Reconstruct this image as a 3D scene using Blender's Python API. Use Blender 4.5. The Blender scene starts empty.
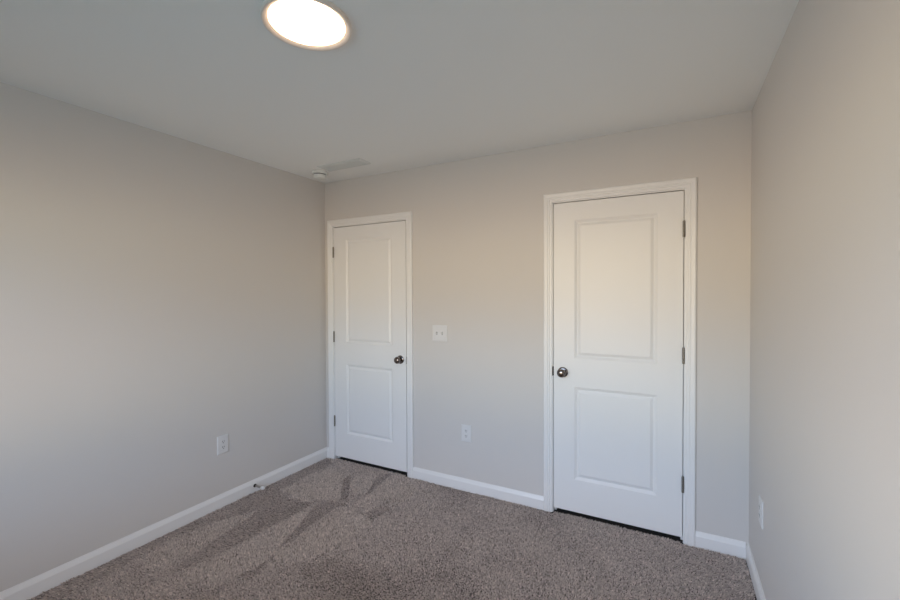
import bpy, bmesh, math
import numpy as np
from mathutils import Matrix, Vector

C = bpy.context.scene.collection
S = bpy.context.scene
W, H, YF = 3.116, 2.44, -3.34          # room width, ceiling height, y of the wall behind the camera

# ------------------------------------------------------------------ camera
cam = bpy.data.cameras.new('camera'); cam.sensor_width = 36.0; cam.lens = 418.83 / 900 * 36
cam.clip_start = 0.02
co = bpy.data.objects.new('camera', cam); C.objects.link(co)
co.matrix_world = Matrix(((0.8824259, -0.00380299, 0.47043604, 2.745),
                          (0.47043553, 0.01534819, -0.88230088, -2.7824),
                          (-0.00386496, 0.99987498, 0.01533271, 1.4549),
                          (0, 0, 0, 1)))
S.camera = co
S.view_settings.view_transform = 'Standard'; S.view_settings.look = 'None'
S.view_settings.gamma = 1.0; S.view_settings.use_curve_mapping = False
S.view_settings.exposure = 0.03
S.cycles.use_denoising = True
S.cycles.max_bounces = 12; S.cycles.diffuse_bounces = 8; S.cycles.transparent_max_bounces = 8
S.cycles.caustics_reflective = False; S.cycles.caustics_refractive = False

# ------------------------------------------------------------------ daylight outside the window
SKY = 14.5
world = bpy.data.worlds.new('daylight'); S.world = world; world.use_nodes = True
nt = world.node_tree; nt.nodes.clear()
tc = nt.nodes.new('ShaderNodeTexCoord'); sp = nt.nodes.new('ShaderNodeSeparateXYZ')
mr = nt.nodes.new('ShaderNodeMapRange'); mr.inputs[1].default_value = -1; mr.inputs[2].default_value = 1
rp = nt.nodes.new('ShaderNodeValToRGB'); bg = nt.nodes.new('ShaderNodeBackground'); ow = nt.nodes.new('ShaderNodeOutputWorld')
nt.links.new(tc.outputs['Generated'], sp.inputs[0]); nt.links.new(sp.outputs['Z'], mr.inputs[0])
nt.links.new(mr.outputs[0], rp.inputs[0]); nt.links.new(rp.outputs[0], bg.inputs[0]); nt.links.new(bg.outputs[0], ow.inputs[0])
AZ = 0.35                                      # the daylight outside is brighter towards the left (-x)
az = nt.nodes.new('ShaderNodeMath'); az.operation = 'MULTIPLY_ADD'; az.inputs[1].default_value = -AZ * SKY; az.inputs[2].default_value = SKY
nt.links.new(sp.outputs['X'], az.inputs[0]); nt.links.new(az.outputs[0], bg.inputs[1])
def el(deg): return 0.5 + 0.5 * math.sin(math.radians(deg))
WORLD_STOPS = [(-60, (0.007, 0.010, 0.010)),
               (-33, (0.007, 0.014, 0.017)),
               (-22, (0.034, 0.138, 0.186)),
               (-14, (0.247, 0.259, 0.272)),
               (-8, (0.463, 0.303, 0.172)),
               (-2.5, (0.812, 0.655, 0.479)),
               (2.5, (0.890, 0.821, 0.610)),
               (7.5, (0.283, 0.393, 0.490)),
               (13.5, (0.466, 0.679, 0.993)),
               (22, (0.614, 0.634, 0.731)),
               (38, (0.062, 0.055, 0.062)),
               (80, (0.028, 0.028, 0.034))]
while len(rp.color_ramp.elements) < len(WORLD_STOPS): rp.color_ramp.elements.new(0.5)
for e, (d, c) in zip(rp.color_ramp.elements, WORLD_STOPS):
    e.position = el(d); e.color = (*c, 1)

WX0, WX1, WZ0, WZ1 = 0.65, 2.47, 0.72, 2.08      # window opening in the wall behind the camera
pl = bpy.data.lights.new('window_daylight_portal', 'AREA'); pl.shape = 'RECTANGLE'
pl.size = WX1 - WX0; pl.size_y = WZ1 - WZ0; pl.cycles.is_portal = True
po = bpy.data.objects.new('window_daylight_portal', pl); C.objects.link(po)
po.location = ((WX0 + WX1) / 2, YF - 0.10, (WZ0 + WZ1) / 2); po.rotation_euler = (math.radians(90), 0, 0)

# ------------------------------------------------------------------ helpers
def link(name, bm, mat, parent=None, smooth=False, autos=None):
    me = bpy.data.meshes.new(name); bmesh.ops.recalc_face_normals(bm, faces=bm.faces); bm.to_mesh(me); bm.free()
    me.materials.append(mat)
    if smooth:
        for p in me.polygons: p.use_smooth = True
        if autos: me.set_sharp_from_angle(angle=math.radians(autos))
    o = bpy.data.objects.new(name, me); C.objects.link(o)
    if parent: o.parent = parent
    return o
def tag(o, label=None, cat=None, group=None, kind=None):
    if label: o['label'] = label
    if cat: o['category'] = cat
    if group: o['group'] = group
    if kind: o['kind'] = kind
    return o
def thing(name, loc=(0, 0, 0), rot=None):
    o = bpy.data.objects.new(name, None); C.objects.link(o); o.location = loc; o.empty_display_size = 0.05
    if rot is not None: o.rotation_euler = rot
    return o
def box(bm, x0, x1, y0, y1, z0, z1, bev=0):
    b = bmesh.new()
    v = [b.verts.new((x, y, z)) for z in (z0, z1) for y in (y0, y1) for x in (x0, x1)]
    for f in ((0, 1, 3, 2), (4, 6, 7, 5), (0, 4, 5, 1), (2, 3, 7, 6), (0, 2, 6, 4), (1, 5, 7, 3)): b.faces.new([v[i] for i in f])
    if bev: bmesh.ops.bevel(b, geom=b.edges[:], offset=bev, segments=2, affect='EDGES', profile=0.6)
    merge(bm, b)
def merge(bm, b, mat=None):
    if mat is not None: bmesh.ops.transform(b, matrix=mat, verts=b.verts)
    me = bpy.data.meshes.new('tmp'); b.to_mesh(me); b.free(); bm.from_mesh(me); bpy.data.meshes.remove(me)
def lathe(bm, prof, seg=32, axis='Z', loc=(0, 0, 0), cap=True):
    b = bmesh.new(); rings = []
    for r, z in prof:
        if r < 1e-6: rings.append([b.verts.new((0, 0, z))])
        else: rings.append([b.verts.new((r * math.cos(2 * math.pi * k / seg), r * math.sin(2 * math.pi * k / seg), z)) for k in range(seg)])
    for A, B in zip(rings[:-1], rings[1:]):
        for k in range(seg):
            k2 = (k + 1) % seg
            if len(A) == 1 and len(B) == 1: continue
            if len(A) == 1: b.faces.new((A[0], B[k2], B[k]))
            elif len(B) == 1: b.faces.new((A[k], A[k2], B[0]))
            else: b.faces.new((A[k], A[k2], B[k2], B[k]))
    if cap:
        for r in (rings[0], rings[-1]):
            if len(r) > 1: b.faces.new(r)
    M = Matrix.Translation(loc)
    if axis == '-Y': M = M @ Matrix.Rotation(math.radians(90), 4, 'X')      # +z of the profile points to -y
    if axis == 'X': M = M @ Matrix.Rotation(math.radians(90), 4, 'Y')
    if axis == '-Z': M = M @ Matrix.Rotation(math.radians(180), 4, 'X')
    merge(bm, b, M)
def sweep(bm, path_pts_fn, prof, n, closed_prof=True):
    """path_pts_fn(i, d, t) -> point of path station i for profile coordinate (d, t)"""
    rows = [[bm.verts.new(path_pts_fn(i, d, t)) for d, t in prof] for i in range(n)]
    m = len(prof)
    for i in range(n - 1):
        for j in range(m if closed_prof else m - 1):
            j2 = (j + 1) % m
            bm.faces.new((rows[i][j], rows[i + 1][j], rows[i + 1][j2], rows[i][j2]))
    bm.faces.new(rows[0]); bm.faces.new(rows[-1])

# ------------------------------------------------------------------ materials
def mat(name, col, rough=0.5, metal=0.0, bump=None, spec=0.5, vary=None):
    m = bpy.data.materials.new(name); m.use_nodes = True; n = m.node_tree; b = n.nodes['Principled BSDF']
    b.inputs['Base Color'].default_value = (*col, 1); b.inputs['Roughness'].default_value = rough
    b.inputs['Metallic'].default_value = metal; b.inputs['Specular IOR Level'].default_value = spec
    t = n.nodes.new('ShaderNodeTexCoord')
    if vary:
        scale, amt = vary
        no = n.nodes.new('ShaderNodeTexNoise'); no.inputs['Scale'].default_value = scale; no.inputs['Detail'].default_value = 3
        r = n.nodes.new('ShaderNodeValToRGB')
        r.color_ramp.elements[0].position = 0.3; r.color_ramp.elements[1].position = 0.7
        r.color_ramp.elements[0].color = (*[c * (1 - amt) for c in col], 1); r.color_ramp.elements[1].color = (*[min(1, c * (1 + amt)) for c in col], 1)
        n.links.new(t.outputs['Object'], no.inputs['Vector']); n.links.new(no.outputs['Fac'], r.inputs[0]); n.links.new(r.outputs[0], b.inputs['Base Color'])
    if bump:
        scale, dist, strength = bump
        no = n.nodes.new('ShaderNodeTexNoise'); no.inputs['Scale'].default_value = scale; no.inputs['Detail'].default_value = 4
        bp = n.nodes.new('ShaderNodeBump'); bp.inputs['Distance'].default_value = dist; bp.inputs['Strength'].default_value = strength
        n.links.new(t.outputs['Object'], no.inputs['Vector']); n.links.new(no.outputs['Fac'], bp.inputs['Height']); n.links.new(bp.outputs[0], b.inputs['Normal'])
    return m
M_WALL = mat('greige_wall_paint', (0.66, 0.635, 0.61), 0.6, bump=(160, 0.0006, 0.25), spec=0.35)
M_CEIL = mat('flat_ceiling_paint', (0.90, 0.90, 0.885), 0.9, bump=(120, 0.0008, 0.25), spec=0.2)
M_TRIM = mat('semigloss_white_trim_paint', (0.83, 0.83, 0.825), 0.38, vary=(5, 0.008))
M_DOOR = mat('satin_white_door_paint', (0.83, 0.83, 0.825), 0.42, bump=(90, 0.0003, 0.12))
M_PLATE = mat('white_plastic', (0.735, 0.73, 0.725), 0.35, vary=(4, 0.01))
M_SLOT = mat('dark_slot', (0.03, 0.03, 0.03), 0.7, vary=(30, 0.05))
M_NICKEL = mat('satin_nickel', (0.23, 0.20, 0.185), 0.17, 1.0, bump=(400, 0.0001, 0.05))
M_HINGE = mat('satin_nickel_hinge', (0.27, 0.25, 0.22), 0.32, 1.0, bump=(400, 0.0001, 0.05))
M_STRIKE = mat('dark_strike_plate', (0.03, 0.027, 0.025), 0.45, 0.6, vary=(50, 0.1))
M_VENT = mat('white_register_enamel', (0.70, 0.71, 0.69), 0.5, vary=(6, 0.01))
M_DETECT = mat('white_detector_plastic', (0.80, 0.80, 0.77), 0.45, vary=(6, 0.01))
M_RUBBER = mat('white_rubber', (0.78, 0.78, 0.77), 0.6, vary=(30, 0.02))
M_RING = mat('warm_glow_tinted_ring', (0.84, 0.76, 0.68), 0.5, vary=(8, 0.01))  # tan tint paints the lens's warm glow onto the white ring
M_BACK = mat('dark_shell_paint', (0.35, 0.34, 0.33), 0.9, vary=(3, 0.03))  # dark colour for the added shell behind the doors
M_BASE = mat('gap_shade_floor_base', (0.03, 0.027, 0.025), 0.95, vary=(80, 0.2))  # floor base colour darkened to paint the shade in the gaps under the doors
M_LENS = bpy.data.materials.new('glowing_diffuser'); M_LENS.use_nodes = True
n = M_LENS.node_tree; b = n.nodes['Principled BSDF']
b.inputs['Base Color'].default_value = (0.9, 0.88, 0.85, 1); b.inputs['Emission Color'].default_value = (1.0, 0.70, 0.46, 1); b.inputs['Emission Strength'].default_value = 7.0
M_GLASS = bpy.data.materials.new('window_glass'); M_GLASS.use_nodes = True
n = M_GLASS.node_tree; n.nodes.remove(n.nodes['Principled BSDF'])
tr = n.nodes.new('ShaderNodeBsdfTransparent'); gl = n.nodes.new('ShaderNodeBsdfGlossy'); gl.inputs['Roughness'].default_value = 0.0
fr = n.nodes.new('ShaderNodeFresnel'); mx = n.nodes.new('ShaderNodeMixShader')
n.links.new(fr.outputs[0], mx.inputs[0]); n.links.new(tr.outputs[0], mx.inputs[1]); n.links.new(gl.outputs[0], mx.inputs[2])
n.links.new(mx.outputs[0], n.nodes['Material Output'].inputs[0])
M_CARPET = bpy.data.materials.new('taupe_yarn'); M_CARPET.use_nodes = True
n = M_CARPET.node_tree; b = n.nodes['Principled BSDF']; at = n.nodes.new('ShaderNodeAttribute'); at.attribute_name = 'yarn'
b.inputs['Roughness'].default_value = 0.95; b.inputs['Specular IOR Level'].default_value = 0.1
n.links.new(at.outputs['Color'], b.inputs['Base Color'])

# ------------------------------------------------------------------ room shell
FZ = -0.012                                    # subfloor / carpet backing under the pile
T = 0.12
D1, D2 = (0.100, 0.867), (2.040, 2.800)        # leaf openings on the back wall
JT = 0.018                                      # jamb thickness
DZ1, DZ2 = 2.042, 2.051                         # tops of the two openings
def structure(name, bm, m, label, cat):
    o = link(name, bm, m); return tag(o, label, cat, kind='structure')
bm = bmesh.new(); box(bm, -T, W + T, YF - T, 1.0, FZ - 0.1, FZ)
structure('floor', bm, M_BASE, 'flat floor of the bedroom under the taupe carpet', 'floor')
bm = bmesh.new(); box(bm, -T, W + T, YF - T, T, H, H + 0.1)
structure('ceiling', bm, M_CEIL, 'flat pale grey ceiling above the empty bedroom', 'ceiling')
bm = bmesh.new(); box(bm, -T, 0, YF - T, T, FZ, H)
structure('wall_left', bm, M_WALL, 'long greige wall on the left beside the narrow-looking door', 'wall')
bm = bmesh.new(); box(bm, W, W + T, YF - T, T, FZ, H)
structure('wall_right', bm, M_WALL, 'greige wall on the right close to the camera', 'wall')
bm = bmesh.new()
o1, o2 = (D1[0] - JT, D1[1] + JT), (D2[0] - JT, D2[1] + JT)
for a, c in ((0, o1[0]), (o1[1], o2[0]), (o2[1], W)): box(bm, a, c, 0, T, FZ, H)
for (a, c), dz in ((o1, DZ1), (o2, DZ2)): box(bm, a, c, 0, T, dz + JT, H)
bmesh.ops.remove_doubles(bm, verts=bm.verts, dist=1e-5)
structure('wall_back', bm, M_WALL, 'greige wall at the back with the two white doors', 'wall')
bm = bmesh.new()
for a, c in ((-T, WX0), (WX1, W + T)): box(bm, a, c, YF - T, YF, FZ, H)
box(bm, WX0, WX1, YF - T, YF, FZ, WZ0); box(bm, WX0, WX1, YF - T, YF, WZ1, H)
structure('wall_front', bm, M_WALL, 'greige window wall behind the camera', 'wall')
bm = bmesh.new()
box(bm, -T, W + T, 0.95, 1.0, FZ, H); box(bm, -T, 0, T, 0.95, FZ, H); box(bm, W, W + T, T, 0.95, FZ, H)
box(bm, 1.40, 1.50, T, 0.95, FZ, H); box(bm, -T, W + T, T, 1.0, H, H + 0.1)
structure('light_block_shell', bm, M_BACK, 'added unseen dark shell beyond the two closed doors, blocking daylight', 'wall')  # unseen shell added to stop daylight leaking in under the doors

# window behind the camera
win = tag(thing('window_1', ((WX0 + WX1) / 2, YF, WZ0)), 'white double-hung window behind the camera', 'window', kind='structure')
def in_win(bm): bmesh.ops.translate(bm, vec=(-(WX0 + WX1) / 2, -YF, -WZ0), verts=bm.verts); return bm
bm = bmesh.new(); zm = (WZ0 + WZ1) / 2; f = 0.04
for (a, c, z0, z1) in ((WX0, WX0 + f, WZ0, WZ1), (WX1 - f, WX1, WZ0, WZ1), (WX0 + f, WX1 - f, WZ0, WZ0 + f), (WX0 + f, WX1 - f, WZ1 - f, WZ1), (WX0 + f, WX1 - f, zm - 0.02, zm + 0.02)):
    box(bm, a, c, YF - 0.09, YF - 0.04, z0, z1)
link('window_frame', in_win(bm), M_TRIM, win)
for z0, z1 in ((WZ0 + f, zm - 0.02), (zm + 0.02, WZ1 - f)):
    bm = bmesh.new(); v = [bm.verts.new(p) for p in ((WX0 + f, YF - 0.065, z0), (WX1 - f, YF - 0.065, z0), (WX1 - f, YF - 0.065, z1), (WX0 + f, YF - 0.065, z1))]; bm.faces.new(v)
    link('pane', in_win(bm), M_GLASS, win)
bm = bmesh.new(); box(bm, WX0 - 0.05, WX1 + 0.05, YF - 0.04, YF + 0.03, WZ0 - 0.02, WZ0)
link('window_sill', in_win(bm), M_TRIM, win)

# baseboards
BH = 0.0805
BP = [(0, FZ), (0.014, FZ), (0.014, 0.054), (0.0125, 0.058), (0.0095, 0.066), (0.0055, 0.076), (0.0045, BH), (0, BH)]
CW = 0.056                                     # casing width
c1 = (D1[0] - 0.006, D1[1] + 0.006); c2 = (D2[0] - 0.006, D2[1] + 0.006)
def board(bm, kind, a, c):
    if kind == 'left': sweep(bm, lambda i, d, z: (d, (a, c)[i], z), BP, 2)
    if kind == 'right': sweep(bm, lambda i, d, z: (W - d, (a, c)[i], z), BP, 2)
    if kind == 'back': sweep(bm, lambda i, d, z: ((a, c)[i], -d, z), BP, 2)
bm = bmesh.new(); board(bm, 'left', YF, -0.0005)
structure('baseboard_left', bm, M_TRIM, 'white baseboard along the foot of the left wall', 'baseboard')
bm = bmesh.new(); board(bm, 'right', YF, -0.0005)
structure('baseboard_right', bm, M_TRIM, 'white baseboard along the foot of the right wall', 'baseboard')
bm = bmesh.new(); board(bm, 'back', 0.0145, c1[0] - CW); board(bm, 'back', c1[1] + CW, c2[0] - CW); board(bm, 'back', c2[1] + CW, W - 0.0145)
structure('baseboard_back', bm, M_TRIM, 'white baseboard on the back wall between and beside the doors', 'baseboard')

# ------------------------------------------------------------------ doors
CP = [(0, 0), (0, 0.008), (0.003, 0.010), (0.015, 0.0105), (0.018, 0.0135), (0.023, 0.014), (0.027, 0.0125), (0.031, 0.0155), (0.046, 0.017), (0.052, 0.0155), (CW, 0.011), (CW, 0)]
def casing_mesh(a, c, CT):
    bm = bmesh.new()
    def P(i, d, t): return ((a - d, -t, FZ), (a - d, -t, CT + d), (c + d, -t, CT + d), (c + d, -t, FZ))[i]
    sweep(bm, P, CP, 4); return bm
LEAF0 = 0.0225
RINGS = [(0, 0), (0.0015, 0.0010), (0.009, 0.0055), (0.0165, 0.0105), (0.0205, 0.0105), (0.024, 0.0092), (0.036, 0.0022), (0.039, 0.0014)]
def leaf_mesh(w, DZ):
    LEAF1 = DZ - 0.006
    g = 0.004; x0, x1 = g, w - g; th = 0.035
    xs = [x0, 0.138, w - 0.138, x1]; zs = [LEAF0, 0.236, 0.843, 1.030, 1.928, LEAF1]
    bm = bmesh.new()
    def quad(a, b, c, d): bm.faces.new([bm.verts.new(p) for p in (a, b, c, d)])
    for i in range(3):
        for j in range(5):
            xa, xb, za, zb = xs[i], xs[i + 1], zs[j], zs[j + 1]
            if i == 1 and j in (1, 3):
                R = [[(xa + o, y, za + o), (xb - o, y, za + o), (xb - o, y, zb - o), (xa + o, y, zb - o)] for o, y in RINGS]
                for A, B in zip(R[:-1], R[1:]):
                    for k in range(4): quad(A[k], A[(k + 1) % 4], B[(k + 1) % 4], B[k])
                quad(*R[-1])
            else: quad((xa, 0, za), (xb, 0, za), (xb, 0, zb), (xa, 0, zb))
    for j in range(5):
        for x in (x0, x1): quad((x, 0, zs[j]), (x, th, zs[j]), (x, th, zs[j + 1]), (x, 0, zs[j + 1]))
    for i in range(3):
        for z in (LEAF0, LEAF1): quad((xs[i], 0, z), (xs[i + 1], 0, z), (xs[i + 1], th, z), (xs[i], th, z))
    for i in range(3):
        for j in range(5): quad((xs[i], th, zs[j]), (xs[i], th, zs[j + 1]), (xs[i + 1], th, zs[j + 1]), (xs[i + 1], th, zs[j]))
    bmesh.ops.remove_doubles(bm, verts=bm.verts, dist=1e-5)
    return bm
def knob_parts(parent, x, z):
    bm = bmesh.new()
    lathe(bm, [(0.0, 0.0), (0.0335, 0.0), (0.0335, 0.003), (0.031, 0.006), (0.024, 0.0085), (0.014, 0.010), (0.0, 0.010)], 40, '-Y', (x, 0.0005, z))
    link('rosette', bm, M_NICKEL, parent, True, 40)
    bm = bmesh.new()
    lathe(bm, [(0.0, 0.009), (0.0125, 0.009), (0.0115, 0.016), (0.012, 0.024), (0.018, 0.029), (0.0245, 0.035), (0.0278, 0.043), (0.0275, 0.050), (0.024, 0.057), (0.017, 0.0615), (0.008, 0.0635), (0.0, 0.064)], 40, '-Y', (x, 0, z))
    return link('knob', bm, M_NICKEL, parent, True, 60)
def door(name, X, DZ, hinge_left, hz, knob_x, knob_z, strike_z, label):
    a, c = X; w = c - a
    d = tag(thing(name, (a, 0, 0)), label, 'door', kind='structure')
    bm = casing_mesh(-0.006, w + 0.006, DZ + 0.006); link('casing', bm, M_TRIM, d)
    bm = bmesh.new()
    for x0, x1 in ((-JT, 0), (w, w + JT)): box(bm, x0, x1, 0, T, FZ, DZ + JT)
    box(bm, 0, w, 0, T, DZ, DZ + JT)
    link('jamb', bm, M_TRIM, d)
    bm = bmesh.new()
    for x0, x1 in ((0, 0.012), (w - 0.012, w)): box(bm, x0, x1, 0.0375, 0.07, FZ, DZ)
    box(bm, 0.012, w - 0.012, 0.0375, 0.07, DZ - 0.012, DZ)
    link('door_stop_moulding', bm, M_TRIM, d)
    lf = link('door_leaf', leaf_mesh(w, DZ), M_DOOR, d)
    knob_parts(lf, knob_x - a, knob_z)
    hx = 0.002 if hinge_left else w - 0.002
    for z in hz:
        bm = bmesh.new()
        for k in range(5):
            z0 = z - 0.046 + k * 0.0184
            lathe(bm, [(0.0062, 0.0004), (0.0066, 0.001), (0.0066, 0.0174), (0.0062, 0.018)], 20, 'Z', (hx, -0.0065, z0))
        lathe(bm, [(0.0, 0), (0.005, 0), (0.0052, 0.003), (0.0, 0.0055)], 16, 'Z', (hx, -0.0065, z + 0.046))
        box(bm, hx - 0.0015, hx + 0.0015, -0.003, 0.030, z - 0.045, z + 0.045)
        link('hinge', bm, M_HINGE, d, True, 40)
    sx = w - 0.001 if hinge_left else 0.001
    s = 1 if hinge_left else -1
    bm = bmesh.new()
    box(bm, min(sx, sx + s * 0.0065), max(sx, sx + s * 0.0065), -0.004, 0.012, strike_z - 0.030, strike_z + 0.030, 0.0008)
    box(bm, min(sx - s * 0.0035, sx), max(sx - s * 0.0035, sx), 0.001, 0.028, strike_z - 0.028, strike_z + 0.028)
    link('strike_plate', bm, M_STRIKE, d)
    return d
door('door_1', D1, DZ1, True, (1.820, 1.076, 0.331), 0.807, 0.925, 0.923, 'white two-panel door in the left corner, hinges on its left')
door('door_2', D2, DZ2, False, (1.822, 1.088, 0.335), 2.104, 0.934, 0.936, 'white two-panel door on the right, hinges on its right')

# ------------------------------------------------------------------ switch and outlets
def plate_mesh(w, h):
    bm = bmesh.new(); rings = []
    for o, y in ((0, 0.0), (0.0, -0.002), (0.0015, -0.0042), (0.005, -0.0056), (0.010, -0.006)):
        x, z = w / 2 - o, h / 2 - o
        rings.append([bm.verts.new(p) for p in ((-x, y, -z), (x, y, -z), (x, y, z), (-x, y, z))])
    for A, B in zip(rings[:-1], rings[1:]):
        for k in range(4): bm.faces.new((A[k], A[(k + 1) % 4], B[(k + 1) % 4], B[k]))
    bm.faces.new(rings[0]); bm.faces.new(rings[-1]); return bm
def screw(parent, x, z):
    bm = bmesh.new(); lathe(bm, [(0, 0), (0.0034, 0), (0.003, 0.001), (0, 0.0014)], 14, '-Y', (x, -0.0058, z)); link('screw', bm, M_PLATE, parent)
sw = tag(thing('light_switch', (1.1735, 0, 1.152)), 'white double toggle light switch on the wall between the two doors', 'light switch')
link('cover_plate', plate_mesh(0.128, 0.124), M_PLATE, sw)
for x in (-0.023, 0.023):
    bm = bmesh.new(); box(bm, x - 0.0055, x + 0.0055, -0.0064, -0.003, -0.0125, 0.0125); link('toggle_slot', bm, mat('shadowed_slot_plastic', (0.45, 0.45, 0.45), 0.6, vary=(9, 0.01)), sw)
    bm = bmesh.new(); box(bm, -0.004, 0.004, -0.018, 0.004, -0.0045, 0.0045, 0.001)
    bmesh.ops.rotate(bm, cent=(0, 0, 0), matrix=Matrix.Rotation(math.radians(-28), 3, 'X'), verts=bm.verts); bmesh.ops.translate(bm, vec=(x, -0.004, 0), verts=bm.verts)
    link('toggle', bm, M_PLATE, sw)
    for z in (-0.030, 0.030): screw(sw, x, z)
def make_outlet():
    t = thing('wall_outlet')
    link('cover_plate', plate_mesh(0.082, 0.126), M_PLATE, t)
    for z in (-0.0195, 0.0195):
        bm = bmesh.new(); b = bmesh.new()
        pts = [(0.0168 * math.cos(q), 0.0168 * math.sin(q)) for q in np.linspace(0, 2 * math.pi, 40, endpoint=False)]
        pts = [(x, max(-0.0138, min(0.0138, y))) for x, y in pts]
        A = [b.verts.new((x, -0.005, y)) for x, y in pts]; B = [b.verts.new((x, -0.0078, y)) for x, y in pts]
        for k in range(40): b.faces.new((A[k], A[(k + 1) % 40], B[(k + 1) % 40], B[k]))
        b.faces.new(B); bmesh.ops.translate(b, vec=(0, 0, z), verts=b.verts); merge(bm, b)
        f = link('socket', bm, M_PLATE, t)
        bm = bmesh.new()
        box(bm, -0.0075, -0.0048, -0.0083, -0.0070, z - 0.002, z + 0.0085); box(bm, 0.0048, 0.0075, -0.0083, -0.0070, z - 0.001, z + 0.0075)
        lathe(bm, [(0, 0), (0.0028, 0), (0.0028, 0.0006), (0, 0.0006)], 14, '-Y', (0, -0.0077, z - 0.0075))
        link('socket_slots', bm, M_SLOT, f)
    screw(t, 0, 0); return t
out0 = make_outlet()
def copy_tree(o, parent=None):
    c = o.copy(); C.objects.link(c); c.parent = parent
    for ch in list(o.children): copy_tree(ch, c)
    return c
out1, out2 = copy_tree(out0), copy_tree(out0)
for o, loc, rz, lab in ((out0, (1.396, 0, 0.419), 0, 'white duplex outlet low on the back wall below the light switch'),
                        (out1, (0, -0.982, 0.419), math.radians(90), 'white duplex outlet low on the left wall above the door stop'),
                        (out2, (W, -0.363, 0.420), math.radians(-90), 'white duplex outlet low on the right wall, seen edge-on')):
    o.location = loc; o.rotation_euler = (0, 0, rz); tag(o, lab, 'outlet', 'white duplex wall outlets')

# ------------------------------------------------------------------ door stop on the left baseboard
st = tag(thing('door_stop', (0.014, -0.745, 0.038)), 'small spring door stop with white tip on the left baseboard', 'door stop')
bm = bmesh.new(); lathe(bm, [(0, 0), (0.0125, 0), (0.0125, 0.003), (0.009, 0.007), (0.006, 0.012), (0, 0.012)], 24, 'X'); link('flange', bm, M_STRIKE, st, True, 40)
bm = bmesh.new()
pr = [(0, 0.010)] + [(0.0066 if k % 2 else 0.0046, 0.010 + 0.0016 * k) for k in range(40)] + [(0, 0.0735)]
lathe(bm, pr, 18, 'X'); link('spring', bm, mat('bright_steel', (0.36, 0.35, 0.34), 0.3, 1.0, vary=(40, 0.05)), st, True, 60)
bm = bmesh.new(); lathe(bm, [(0, 0.072), (0.0095, 0.072), (0.0115, 0.075), (0.0115, 0.094), (0.008, 0.100), (0, 0.101)], 20, 'X'); link('rubber_tip', bm, M_RUBBER, st, True, 50)

# ------------------------------------------------------------------ ceiling fixtures
la = tag(thing('ceiling_light', (1.570, -1.669, H)), 'lit round flush disc light in the middle of the ceiling', 'ceiling light')
bm = bmesh.new(); lathe(bm, [(0.130, 0.0), (0.1555, 0.0), (0.1565, 0.002), (0.1555, 0.0125), (0.154, 0.014), (0.151, 0.014), (0.1335, 0.0055), (0.1325, 0.003)], 96, '-Z', cap=False)
link('trim_ring', bm, M_RING, la, True, 50)
bm = bmesh.new(); lathe(bm, [(0.1330, 0.003), (0.1328, 0.0055), (0.130, 0.0065), (0.10, 0.008), (0.05, 0.009), (0, 0.0095)], 96, '-Z', cap=False)
link('diffuser', bm, M_LENS, la, True, 60)

sd = tag(thing('smoke_detector', (0.223, -0.276, H)), 'small round white smoke detector on the ceiling in the left corner', 'smoke detector')
bm = bmesh.new(); lathe(bm, [(0, 0), (0.062, 0), (0.0635, 0.003), (0.0635, 0.017), (0.061, 0.020), (0, 0.020)], 48, '-Z'); link('base', bm, M_DETECT, sd, True, 35)
bm = bmesh.new(); lathe(bm, [(0, 0.0195), (0.0465, 0.0195), (0.0465, 0.0275), (0, 0.0275)], 48, '-Z'); link('slot_shadow_ring', bm, mat('slot_shadow_grey', (0.12, 0.12, 0.12), 0.7, vary=(30, 0.05)), sd)  # dark ring paints the shadow line in the slot between base and cover
bm = bmesh.new(); lathe(bm, [(0, 0.019), (0.043, 0.019), (0.043, 0.026), (0.051, 0.0265), (0.0515, 0.044), (0.047, 0.052), (0.034, 0.0555), (0, 0.056)], 48, '-Z'); link('cover', bm, M_DETECT, sd, True, 35)
bm = bmesh.new(); lathe(bm, [(0, 0.055), (0.011, 0.055), (0.011, 0.0585), (0, 0.059)], 20, '-Z'); link('test_button', bm, M_DETECT, sd)

vx0, vx1, vy0, vy1 = 0.315, 0.737, -0.400, -0.262
ve = tag(thing('ceiling_vent', ((vx0 + vx1) / 2, (vy0 + vy1) / 2, H)), 'white louvred air register on the ceiling beside the smoke detector', 'vent')
vw, vh = (vx1 - vx0) / 2, (vy1 - vy0) / 2
bm = bmesh.new(); rings = []
for o, z in ((0, 0), (0.001, -0.003), (0.014, -0.011), (0.024, -0.011), (0.024, -0.002)):
    x, y = vw - o, vh - o; rings.append([bm.verts.new(p) for p in ((-x, -y, z), (x, -y, z), (x, y, z), (-x, y, z))])
for A, B in zip(rings[:-1], rings[1:]):
    for k in range(4): bm.faces.new((A[k], A[(k + 1) % 4], B[(k + 1) % 4], B[k]))
link('frame', bm, M_VENT, ve)
bm = bmesh.new(); box(bm, -vw + 0.024, vw - 0.024, -vh + 0.024, vh - 0.024, -0.0015, -0.0005); link('backing', bm, mat('grey_duct', (0.5, 0.5, 0.49), 0.7, vary=(9, 0.05)), ve)
for k in range(8):
    y = -vh + 0.030 + k * (2 * vh - 0.060) / 7
    bm = bmesh.new(); box(bm, -vw + 0.0245, vw - 0.0245, -0.007, 0.007, -0.0006, 0.0006)
    bmesh.ops.rotate(bm, cent=(0, 0, 0), matrix=Matrix.Rotation(math.radians(-24), 3, 'X'), verts=bm.verts)
    bmesh.ops.translate(bm, vec=(0, y, -0.007), verts=bm.verts); link('slat', bm, M_VENT, ve)

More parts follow.
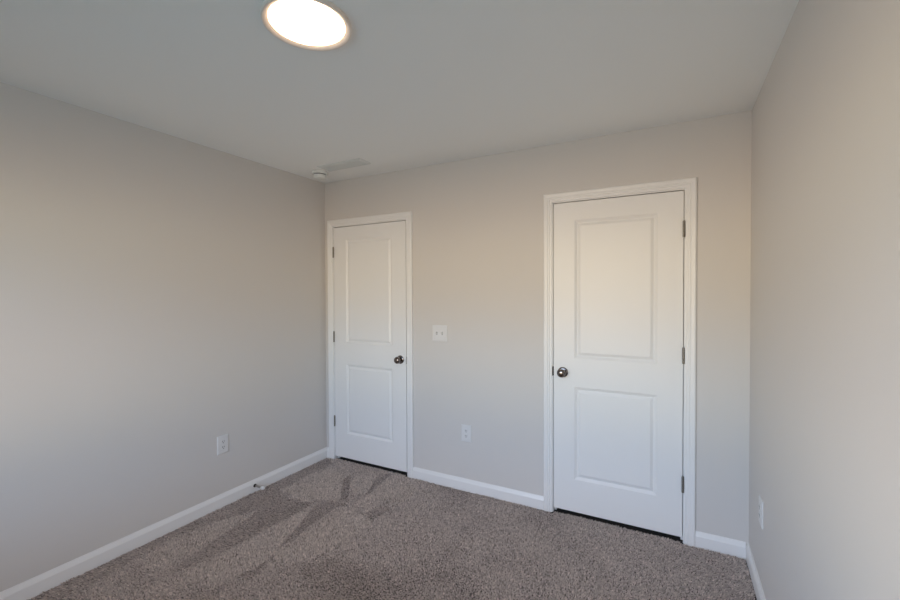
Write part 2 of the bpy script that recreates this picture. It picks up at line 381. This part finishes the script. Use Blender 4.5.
# ------------------------------------------------------------------ carpet pile: leaning tufts, brushed one way and the other by the vacuum
MARKS = [
 [(0.05, -2.02), (0.02, -1.86), (0.0, -1.44), (0.0, -0.0), (0.17, -0.09), (0.15, -0.39), (0.16, -0.64), (0.27, -0.88), (0.16, -1.15), (0.1, -1.41), (0.14, -1.7), (0.21, -1.89)],
 [(0.27, -0.88), (0.16, -0.64), (0.45, -0.69), (0.54, -0.63), (0.54, -0.92), (0.51, -1.22), (0.49, -1.41), (0.42, -1.57), (0.35, -1.33)],
 [(0.53, -0.6), (0.75, -0.57), (0.72, -0.66), (0.72, -0.86), (0.76, -1.03), (0.74, -1.13)],
 [(0.45, -0.28), (0.45, -0.19), (0.59, -0.36), (0.71, -0.52), (0.8, -0.51), (0.67, -0.56)],
 [(0.65, -0.09), (0.73, 0.01), (0.77, -0.23), (0.78, -0.42)],
 [(0.79, -0.53), (0.94, -0.62), (0.98, -0.45), (1.06, -0.48), (1.04, -0.66), (0.91, -0.62)],
 [(1.01, -1.23), (0.99, -1.06), (1.03, -1.06), (1.06, -1.19), (1.07, -1.06), (1.14, -1.07), (1.15, -1.28)],
 [(0.74, -1.41), (0.78, -1.26), (0.82, -1.26), (0.85, -1.4)]]
BRUSHED = [
 [(0.15, -0.64), (0.22, -0.12), (0.46, -0.21), (0.67, -0.51), (0.53, -0.6), (0.42, -0.66)] ,
 [(0.5, -0.23), (0.62, -0.08), (0.78, -0.4), (0.67, -0.43)] ,
 [(0.75, 0.01), (0.9, -0.04), (1.09, -0.17), (1.07, -0.4), (0.96, -0.42), (0.81, -0.44)] ,
 [(0.29, -0.93), (0.2, -1.09), (0.12, -1.25), (0.13, -1.45), (0.23, -1.6), (0.36, -1.55), (0.33, -1.28)] ,
 [(0.53, -0.65), (0.46, -0.65), (0.54, -0.92), (0.51, -1.22), (0.5, -1.42), (0.48, -1.58), (0.72, -1.51), (0.79, -1.33), (0.74, -1.12)] ,
 [(0.78, -0.63), (0.94, -0.64), (1.06, -0.68), (1.07, -0.95), (0.95, -1.17), (0.79, -1.25), (0.76, -1.11), (0.74, -0.9)] ]
rng = np.random.default_rng(7)
P = 0.0070
gx, gy = np.meshgrid(np.arange(0.016, W - 0.016, P), np.arange(YF + 0.01, 0.03, P))
x = (gx + rng.uniform(-0.4, 0.4, gx.shape) * P).ravel(); y = (gy + rng.uniform(-0.4, 0.4, gx.shape) * P).ravel()
keep = (y < -0.018) | ((x > D1[0] + 0.004) & (x < D1[1] - 0.004)) | ((x > D2[0] + 0.004) & (x < D2[1] - 0.004))
keep &= (x > 0.0165) & (x < W - 0.019) & (y < 0.006)
keep &= ~((y > -0.012) & ((np.abs(x - D1[1]) < 0.012) | (np.abs(x - D2[1]) < 0.05) & (y > -0.012 + (D2[1] - x) * 0.35)))
x, y = x[keep], y[keep]; N = len(x)
def inside(poly, px, py):
    r = np.zeros(len(px), bool); q = np.array(poly); j = len(q) - 1
    for i in range(len(q)):
        c = ((q[i, 1] > py) != (q[j, 1] > py)) & (px < (q[j, 0] - q[i, 0]) * (py - q[i, 1]) / (q[j, 1] - q[i, 1] + 1e-12) + q[i, 0]); r ^= c; j = i
    return r
jx, jy = x + rng.normal(0, 0.0045, N), y + rng.normal(0, 0.0045, N)
flip = np.zeros(N, bool)
for m in MARKS: flip |= inside(m, jx, jy)
up = np.zeros(N, bool)
for m in BRUSHED: up |= inside(m, jx, jy)
up &= ~flip
cl = np.zeros(N)                                # soft clumping of the pile
for k in range(14):
    a = rng.uniform(0, 6.28); fq = rng.uniform(5, 28); cl += np.sin((x * math.cos(a) + y * math.sin(a)) * fq + rng.uniform(0, 6.28))
cl /= cl.std()
mo = np.zeros(N)                                # broad mottling where feet and the vacuum ruffled the pile
for k in range(10):
    a = rng.uniform(0, 6.28); fq = rng.uniform(3, 11); mo += np.sin((x * math.cos(a) + y * math.sin(a)) * fq + rng.uniform(0, 6.28))
mo /= mo.std(); mo = np.clip(mo - 0.2 + rng.normal(0, 0.3, N), 0, 1.6) * np.clip((x - 0.5) / 0.6, 0.15, 1)
LD = np.array((-0.47, 0.88))                   # vacuum stroke direction (across the room towards the doors)
lean = np.where(flip, -0.0155, np.where(up, 0.001, -0.0062 - 0.0045 * mo)) + 0.0012 * cl
hgt = 0.0125 + rng.normal(0, 0.0016, N) - np.where(flip, 0.0012, 0) + 0.0004 * cl
ax = x + LD[0] * lean + rng.normal(0, 0.0022, N); ay = y + LD[1] * lean + rng.normal(0, 0.0022, N)
ax = np.clip(ax, 0.0155, W - 0.0155)
rot = rng.uniform(0, math.pi / 2, N); rad = 0.0046
V = np.empty((N, 9, 3))
for k in range(4):
    q = rot + k * math.pi / 2
    V[:, k] = np.stack((x + rad * np.cos(q), y + rad * np.sin(q), np.full(N, FZ)), 1)
    V[:, 4 + k] = np.stack((x * 0.35 + ax * 0.65 + 0.0029 * np.cos(q), y * 0.35 + ay * 0.65 + 0.0029 * np.sin(q), FZ + hgt * 0.68), 1)
V[:, 8] = np.stack((ax, ay, FZ + hgt), 1)
base = (np.arange(N) * 9)[:, None]
quads = np.stack([base + np.array([k, (k + 1) % 4, 4 + (k + 1) % 4, 4 + k])[None] for k in range(4)], 1).reshape(-1)
tris = np.stack([base + np.array([4 + k, 4 + (k + 1) % 4, 8])[None] for k in range(4)], 1).reshape(-1)
me = bpy.data.meshes.new('carpet_pile')
me.vertices.add(N * 9); me.vertices.foreach_set('co', V.reshape(-1).astype(np.float32))
me.loops.add(len(quads) + len(tris)); me.loops.foreach_set('vertex_index', np.concatenate((quads, tris)).astype(np.int32))
nq, ntr = N * 4, N * 4
me.polygons.add(nq + ntr)
me.polygons.foreach_set('loop_start', np.concatenate((np.arange(nq) * 4, nq * 4 + np.arange(ntr) * 3)).astype(np.int32))
me.update(calc_edges=True)
tone = np.clip(1 + rng.normal(0, 0.20, N), 0.55, 1.6); tone[rng.random(N) < 0.06] *= 0.55
col = np.array((0.555, 0.485, 0.445))[None] * tone[:, None]
col = np.concatenate((np.repeat(col, 9, 0), np.ones((N * 9, 1))), 1)
at = me.color_attributes.new('yarn', 'FLOAT_COLOR', 'POINT'); at.data.foreach_set('color', col.reshape(-1).astype(np.float32))
me.materials.append(M_CARPET)
o = bpy.data.objects.new('carpet_pile', me); C.objects.link(o)
tag(o, 'taupe cut-pile carpet with vacuum marks covering the whole floor', 'carpet', kind='stuff')
